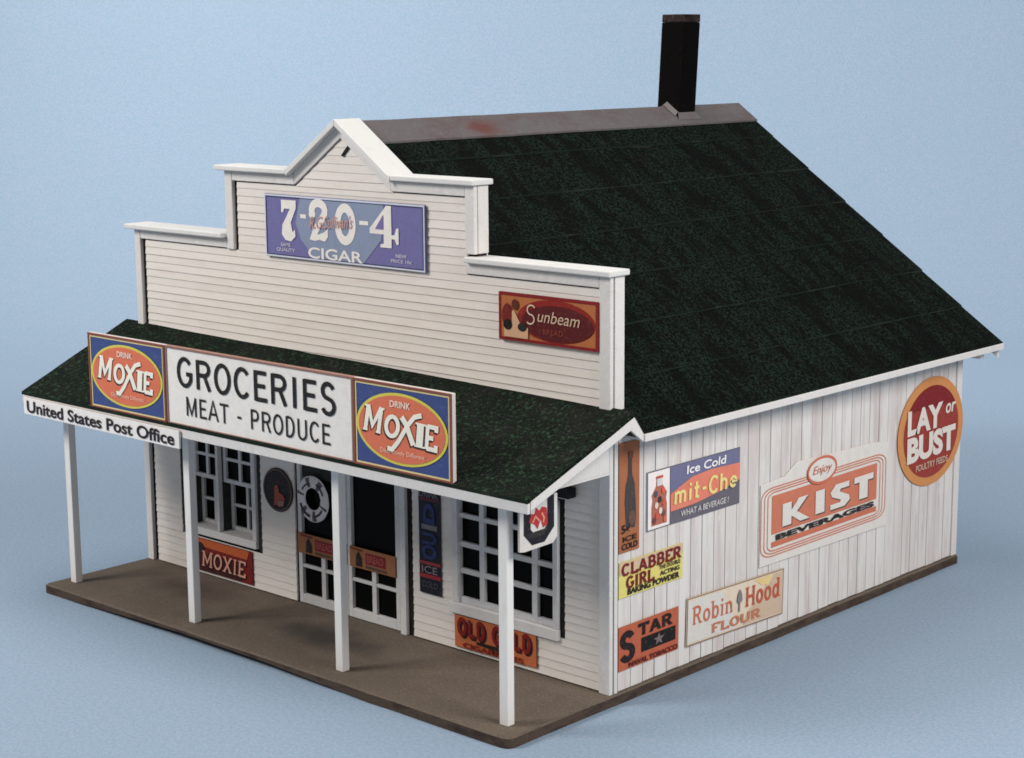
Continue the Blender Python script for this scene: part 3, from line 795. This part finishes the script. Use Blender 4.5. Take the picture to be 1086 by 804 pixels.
s.line('border', (84, 80, 78), arc_pts(0, .10, .19, .15, 185, 355, 14), .008, 1)
s.done()
# white ring on the door glass
def ring_sign():
    root = empty('ring_sign', (2.93, .03, .94))
    tag(root, 'white ring shaped sign with an open dark centre on the left door', 'sign')
    mb = MB(); cx, cz, R, r, N, K = 2.93, 1.19, .185, .066, 40, 10
    for i in range(N):
        for j in range(K):
            q = []
            for (a, b) in ((i, j), (i + 1, j), (i + 1, j + 1), (i, j + 1)):
                A = 2 * PI * a / N; B = 2 * PI * b / K; k = 1 + .10 * mnoise.noise((math.cos(A) * 3, math.sin(A) * 3, 0))
                rr = R + r * math.cos(B) * k
                q.append((cx + rr * math.cos(A), .018 - .020 * math.sin(B) * .9, cz + rr * math.sin(A)))
            mb.quad(q, 1 if (i * 7 // 11) % 4 == 3 and j in (1, 2, 3) else 0)
    mb.build('ring', [ink((214, 206, 208)), ink((92, 84, 90))], root, smooth=True)
    mb = MB()
    for k, (a0, a1, rr, t) in enumerate(((200, 262, .19, .016), (280, 330, .185, .012), (20, 66, .19, .012), (95, 150, .17, .010))):
        for q in ribbon(arc_pts(cx, cz, rr, rr, a0, a1, 8), t): mb.quad([(p.x, -.0042 - .0003 * k, p.y) for p in q])
    mb.build('lettering', [ink((60, 52, 58))], root)
ring_sign()
for (x0, x1, lab) in ((2.655, 3.415, 'orange push plate with red label across the left door, partly behind a post'), (3.472, 4.160, 'orange push plate with red label across the right door')):
    s = front('push_plate', lab, 'door sign', x0, x1, .565, .785, .028, .018, (150, 98, 66), (120, 76, 52), group='push plates on the doors')
    s.rect('label_patch', (122, 34, 42), -.10, .20, -.045, .075, 1)
    s.text('lettering', (170, 84, 78), 'BREAD', .05, .018, .25, .075, 2, .01)
    s.poly('figure', (40, 32, 30), [(-.25, -.09), (-.15, -.09), (-.15, .0), (-.20, .075), (-.24, .03)], 1)
    s.line('band', (110, 46, 40), [(-.33, .09), (-.14, .085)], .010, 1)
    s.line('band', (86, 66, 56), [(-.10, -.075), (.22, -.08)], .014, 1)
    s.done()
s = front('vertical_sign', 'tall narrow dark blue sign with red bands between the doors and right window', 'sign', 4.53, 4.835, .505, 1.62, .006, .012, (26, 26, 40), (60, 54, 60))
for (z0, z1, c) in ((.40, .428, (92, 40, 48)), (-.255, -.225, (150, 52, 56)), (-.395, -.355, (150, 44, 50))): s.rect('band', c, -.15, .15, z0, z1, 1)
s.rect('band', (120, 116, 124), -.11, .11, .105, .155, 1)
s.text('lettering', (120, 112, 118), 'DRINK', 0, .47, .27, .075, 2, .01)
s.text('lettering', (44, 54, 104), 'D', -.0, .27, .21, .16, 2, .05, 0, PI / 2)
s.text('lettering', (44, 54, 104), 'OU', .0, -.06, .27, .21, 2, .04, 0, PI / 2)
s.text('lettering', (128, 118, 122), 'ICE', 0, -.305, .22, .075, 2, .01)
s.text('lettering', (80, 76, 84), 'COLD', 0, -.46, .22, .06, 2, .0)
s.done()
s = front('tobacco_sign', 'orange tobacco sign with dark red letters under the right window', 'sign', 5.015, 6.097, .052, .378, .004, .014, (190, 106, 66), (120, 60, 44), rot=.012)
s.slab('lettering_shade', (50, 30, 30), 'OLD GOLD', .01, .035, .98, .20, 1, .14, 0, track=.10)
s.slab('lettering', (124, 28, 28), 'OLD GOLD', -.008, .055, .98, .20, 2, .13, 0, track=.10)
s.poly('band', (40, 30, 28), [(-.24, -.06), (.05, -.06), (.07, -.14), (-.02, -.14), (-.05, -.10), (-.24, -.09)], 1)
s.text('small_lettering', (134, 40, 32), 'CIGARETTES', -.02, -.125, .80, .055, 3, .03)
s.done()

# shield sign hanging at the open end of the porch
def shield():
    y0, y1, z0, z1 = -1.155, -.665, 1.59, 2.04; w, h = y1 - y0, z1 - z0
    sh = [(-w / 2, -h / 2 + .01), (-w / 2 + .06, -h / 2), (w / 2 - .06, -h / 2 + .01), (w / 2, -h / 2 + .06), (w / 2, h / 2), (-w / 2, h / 2)]
    s = Sign('hanging_sign', 'white shield sign with black border and red emblem hanging at the porch end', 'hanging sign', (6.955, (y0 + y1) / 2, (z0 + z1) / 2), (0, 1, 0), FZ, w, h, .025, (214, 208, 204), (190, 184, 180), shape=sh)
    P = lambda k, b: [(-w / 2 + k, h / 2), (-w / 2 + k, -h / 2 + b + .08), (-w / 2 + k + .08, -h / 2 + b), (w / 2 - k - .10, -h / 2 + b), (w / 2 - k, -h / 2 + b + .09), (w / 2 - k, h / 2)]
    s.line('border', (30, 28, 34), P(.092, .090), .044, 1)
    s.poly('emblem', (176, 52, 56), [(-.13, .03), (-.10, .10), (-.06, .09), (-.04, .15), (.0, .11), (.04, .14), (.10, .12), (.11, -.03), (.05, -.05), (.02, .03), (-.02, -.05), (-.06, .0)], 1)
    s.line('emblem', (216, 150, 120), [(-.09, .02), (-.05, .07), (.0, .02)], .008, 2); s.line('emblem', (216, 160, 120), [(.03, .09), (.06, .04), (.05, .0)], .008, 2)
    s.poly('band', (48, 46, 46), [(-.125, -.115), (.06, -.115), (.115, -.065), (.11, -.06), (-.125, -.068)], 1)
    mb = MB()
    for y in (-1.03, -.79): mb.box(6.938, 6.946, y - .006, y + .006, 2.02, 2.095)
    mb.build('hanger', M['black'], s.root)
    s.done()
shield()

# ---- signs on the long side wall
s = side('bottle_sign', 'tall orange sign with a dark bottle beside the front corner of the side wall', 'sign', .128, .425, 1.32, 2.35, (166, 102, 68), (110, 64, 46))
B = [(-.05, -.28), (.075, -.30), (.095, -.20), (.085, -.02), (.07, .12), (.035, .20), (.03, .34), (.045, .42), (-.025, .42), (-.02, .34), (-.025, .20), (-.06, .10), (-.07, -.05)]
s.poly('bottle', (72, 64, 66), B, 1)
s.ell('bottle', (104, 78, 70), .03, -.20, .05, .07, 2, 18)
s.poly('bottle', (110, 70, 60), [(-.02, .36), (.04, .36), (.045, .42), (-.025, .42)], 2)
s.text('lettering', (46, 32, 30), '5¢', -.06, -.30, .12, .10, 2, .03)
s.text('lettering', (40, 30, 28), 'ICE', .0, -.385, .20, .05, 2, .03, 0, .02)
s.text('lettering', (40, 30, 28), 'COLD', .0, -.455, .23, .06, 2, .03, 0, .02)
s.done()
s = side('soda_sign', 'dark blue and orange soda sign with a soda bottle on a white panel', 'sign', .534, 1.995, 1.447, 2.014, (104, 100, 110), (186, 200, 210))
w, h = s.w, s.h
s.rect('white_panel', (238, 230, 228), -w / 2 + .01, -w / 2 + .335, -h / 2 + .012, h / 2 - .012, 1)
s.poly('blue_band', (112, 112, 144), [(-w / 2 + .345, h / 2 - .01), (w / 2 - .01, h / 2 - .01), (w / 2 - .01, .115), (.20, .115), (-w / 2 + .345, .02)], 1)
s.poly('orange_band', (222, 130, 108), [(-w / 2 + .345, .015), (-.05, .125), (.25, .145), (w / 2 - .01, .13), (w / 2 - .01, -.035), (.40, -.10), (.0, -.145), (-w / 2 + .345, -.155)], 2)
bc = -w / 2 + .175
s.poly('bottle', (176, 106, 88), [(bc - .115, -.24), (bc + .115, -.24), (bc + .115, -.06), (bc + .10, .0), (bc + .115, .05), (bc + .05, .13), (bc + .04, .20), (bc - .04, .20), (bc - .05, .13), (bc - .115, .05), (bc - .10, .0), (bc - .115, -.06)], 2)
s.rect('bottle', (198, 78, 66), bc - .05, bc + .05, .20, .225, 3)
s.rect('bottle', (214, 208, 210), bc - .04, bc + .04, .13, .20, 3)
for (a, b, c) in ((-.06, .06, (84, 84, 104)), (.05, .08, (220, 96, 72)), (-.05, -.05, (224, 206, 196)), (.06, -.04, (206, 92, 70)), (-.04, -.15, (206, 90, 70)), (.06, -.14, (120, 84, 84)), (.0, .0, (60, 54, 62)), (.01, -.11, (232, 214, 204)), (-.08, -.19, (110, 70, 70)), (.08, -.2, (214, 110, 84))):
    s.ell('bottle', c, bc + a, b, .026, .032, 4, 12)
s.text('lettering', (240, 236, 236), 'Ice Cold', .17, .205, .62, .085, 3, .02, .1)
s.slab('lettering', (232, 214, 140), 'mit-Che', .165, -.01, 1.00, .185, 4, .085, 0, .05, 0, .06)
s.text('lettering', (206, 200, 200), 'WHAT A BEVERAGE !', .15, -.205, .76, .06, 3, .015, .1)
s.done()
s = side('baking_powder_sign', 'small yellow baking powder sign with dark red slab letters', 'sign', .128, 1.087, .891, 1.235, (220, 208, 120), (180, 170, 110))
w, h = s.w, s.h
s.poly('top_band', (206, 182, 150), [(-w / 2 + .005, h / 2 - .005), (-w / 2 + .005, .05), (w / 2 - .005, .08), (w / 2 - .005, h / 2 - .005)], 1)
s.slab('lettering', (116, 32, 34), 'CLABBER', .0, .095, .90, .125, 2, .11, .14)
s.slab('lettering', (116, 32, 34), 'GIRL', -.17, -.035, .42, .125, 2, .11, .14)
s.text('small_lettering', (44, 36, 32), 'THE DOUBLE', .27, .008, .32, .042, 2, .03); s.text('small_lettering', (44, 36, 32), 'ACTING', .27, -.052, .30, .045, 2, .03)
s.text('small_lettering', (44, 34, 32), 'BAKING POWDER', .03, -.122, .78, .06, 2, .04)
s.done()
s = side('tobacco_sign', 'orange red tobacco sign with black letters and a black label, low on the side wall', 'sign', .128, 1.03, .195, .62, (184, 96, 68), (120, 60, 44))
s.slab('lettering', (36, 26, 26), 'S', -.325, .01, .22, .31, 2, .12, .1)
s.slab('lettering', (36, 26, 26), 'TAR', .09, .125, .52, .125, 2, .11, .12)
s.rect('black_label', (26, 20, 20), -.12, .40, -.10, .04, 1)
s.poly('star', (120, 104, 108), [(.14 + (.085 if i % 2 == 0 else .036) * math.cos(math.radians(90 + 36 * i)), -.03 + (.062 if i % 2 == 0 else .026) * math.sin(math.radians(90 + 36 * i))) for i in range(10)], 2)
s.text('small_lettering', (96, 30, 30), 'NAVAL TOBACCO', .06, -.172, .74, .05, 2, .05, 0, .0)
s.done()
s = side('flour_sign', 'cream enamel flour sign with orange slab letters near the bottom of the side wall', 'sign', 1.15, 2.787, .153, .638, (224, 208, 186), (130, 112, 100), rot=-.03)
w, h = s.w, s.h
s.poly('faded_patch', (216, 212, 206), [(-w / 2 + .02, h / 2 - .03), (-.25, h / 2 - .03), (-.1, .0), (.05, -h / 2 + .03), (-w / 2 + .02, -h / 2 + .03)], 1)
s.poly('faded_patch', (204, 180, 156), [(w / 2 - .02, h / 2 - .03), (.55, h / 2 - .03), (.42, .02), (.20, -.08), (.12, -h / 2 + .03), (w / 2 - .02, -h / 2 + .03)], 1)
s.poly('faded_patch', (228, 200, 140), [(.30, h / 2 - .03), (.62, h / 2 - .03), (.55, .12), (.42, .14)], 1)
s.border('border', (150, 118, 100), -w / 2 + .012, w / 2 - .012, -h / 2 + .010, h / 2 - .010, .006, 1)
OR = (196, 112, 84)
s.slab('lettering', OR, 'Robin', -.40, .05, .66, .19, 2, .07, .12)
s.slab('lettering', (190, 90, 66), 'Hood', .45, .06, .60, .21, 2, .08, .13)
s.slab('lettering', (190, 122, 94), 'FLOUR', .0, -.14, .84, .105, 2, .11, .14)
s.line('arrow', (128, 124, 130), [(.04, .14), (.04, -.06)], .014, 2)
s.poly('arrow', (128, 124, 130), [(.04, .175), (.075, .12), (.085, .05), (.04, .02), (-.005, .05), (.005, .12)], 3)
s.done()
s = side('beverage_sign', 'large white beverage sign with orange field inside thin orange lines and a small oval', 'sign', 2.355, 4.745, .69, 1.60, (222, 216, 210), (200, 194, 190), shape=[(-1.195, -.44), (1.195, -.475), (1.195, .46), (.95, .50), (-.55, .545), (-.78, .43), (-1.195, .41)])
w, h = s.w, s.h
cy, cz = 3.54 - (2.355 + 4.745) / 2, 1.145 - 1.145
for k in range(3):
    s.rborder('lines', (200, 124, 100), -1.185 + .058 * k, 1.165 - .058 * k, -.36 + .026 * k, .352 - .026 * k, .20 - .04 * k, .10 - .02 * k, .0065, 1)
x0, x1, zb, zt = -1.0, .985, -.272, .265
s.poly('field', (202, 120, 94), [(x0, -.135), (x1, -.135), (x1, zt), (x0, zt)], 1)
s.poly('field', (200, 114, 88), [(x0, zb), (x1, zb), (x1, -.215), (x0, -.215)], 1)
for (dx, dy, c, L) in ((.022, -.016, (84, 72, 66), 2), (0, 0, (222, 216, 210), 3)):
    p = 'lettering' if L == 3 else 'lettering_shade'
    q = lambda pts: [(a + dx, b + dy) for a, b in pts]
    s.poly(p, c, q([(-.82, .15), (-.66, .15), (-.66, .06), (-.53, .165), (-.36, .165), (-.56, .03), (-.33, -.085), (-.50, -.085), (-.66, .0), (-.66, -.085), (-.82, -.085)]), L)
    s.poly(p, c, q([(-.22, .17), (-.05, .17), (-.05, -.075), (-.22, -.075)]), L)
    s.poly(p, c, q([(.06, .10), (.16, .175), (.42, .175), (.42, .115), (.25, .115), (.24, .085), (.42, .02), (.44, -.03), (.34, -.085), (.06, -.085), (.06, -.03), (.25, -.03), (.26, -.005), (.09, .05)]), L)
    s.poly(p, c, q([(.52, .18), (.90, .18), (.90, .115), (.79, .115), (.79, -.075), (.62, -.075), (.62, .115), (.52, .115)]), L)
s.text('lettering_black', (42, 38, 38), 'BEVERAGES', .0, -.176, 1.86, .062, 3, .05, -.1)
s.line('oval', (200, 112, 86), arc_pts(-.11, .385, .265, .135, 0, 360, 30), .014, 4)
s.ell('oval', (222, 216, 210), -.11, .385, .258, .128, 3)
s.text('script', (196, 112, 88), 'Enjoy', -.11, .385, .34, .11, 5, .0, .4)
s.done()
s = side('feed_sign', 'round red feed sign with orange rim near the rear corner under the eave', 'sign', 4.955, 6.39, .955, 2.20, (204, 138, 82), (160, 100, 64), shape=arc_pts(0, 0, .7175, .6225, 0, 360, 56)[:-1])
s.ell('disc', (150, 56, 46), 0, .0, .60, .525, 1)
s.poly('disc', (124, 28, 30), arc_pts(0, .0, .595, .52, 32, 148, 16), 2)
WL = (222, 212, 204)
s.text('lettering', WL, 'LAY', -.155, .165, .76, .285, 3, .045, .02, .02)
s.text('lettering', WL, 'or', .40, .215, .22, .115, 3, .02, .15, .02)
s.text('lettering', WL, 'BUST', .0, -.145, 1.06, .30, 3, .05, .0, .02)
s.text('small_lettering', (206, 170, 150), 'POULTRY FEEDS', .02, -.375, .70, .075, 3, .02, 0, .02)
s.done()

# ------------------------------------------------------------------ camera
def cam():
    yaw, p, r = .7442, -.1802, -.0072
    f = Vector((-math.sin(yaw) * math.cos(p), math.cos(yaw) * math.cos(p), math.sin(p)))
    rt = Vector((math.cos(yaw), math.sin(yaw), 0)); up = rt.cross(f)
    rt2 = rt * math.cos(r) + up * math.sin(r); up2 = up * math.cos(r) - rt * math.sin(r)
    c = bpy.data.cameras.new('camera'); o = bpy.data.objects.new('camera', c); col.objects.link(o)
    m = Matrix((rt2, up2, -f)).transposed().to_4x4(); m.translation = Vector((17.2237, -12.3916, 5.8905)) * S
    o.matrix_world = m
    c.sensor_fit = 'HORIZONTAL'; c.sensor_width = 36; c.lens = 1945.4749 / 1086 * 36
    c.clip_start = .01; c.clip_end = 100
    sc.camera = o
cam()

# ------------------------------------------------------------------ light: studio lamps
def area(name, loc, target, sx, sy, L, color):
    l = bpy.data.lights.new(name, 'AREA'); l.shape = 'RECTANGLE'; l.size = sx * S; l.size_y = sy * S
    l.energy = L * PI * sx * sy * S * S; l.color = color
    o = bpy.data.objects.new(name, l); col.objects.link(o); o.location = Vector(loc) * S
    d = Vector(target) - Vector(loc); o.rotation_euler = d.to_track_quat('-Z', 'Y').to_euler()
    return o
area('key_lamp', (-5, -15, 16), (2.5, 2, 1.5), 7, 7, 24, (1, .965, .915))
area('top_lamp', (1, 2, 19), (2, 3, 0), 9, 9, 4, (1, .975, .94))
area('right_lamp', (21, 0, 12.5), (6, 3, 1), 7, 7, 18.5, (1, .965, .92))
area('backdrop_lamp', (-12, 6, 18), (-28, 19, 6), 8, 8, 16.5, (1, .965, .92))
area('backdrop_lamp', (6, 16, 19), (-4, 36, 5), 8, 8, 18, (1, .965, .93))
w = bpy.data.worlds.new('World'); sc.world = w; w.use_nodes = True
bg = w.node_tree.nodes['Background']; bg.inputs[0].default_value = (1, .98, .95, 1); bg.inputs[1].default_value = .27
sc.view_settings.view_transform = 'Standard'; sc.view_settings.look = 'None'; sc.view_settings.exposure = 0; sc.view_settings.gamma = 1
sc.cycles.max_bounces = 6; sc.cycles.filter_width = 1.7
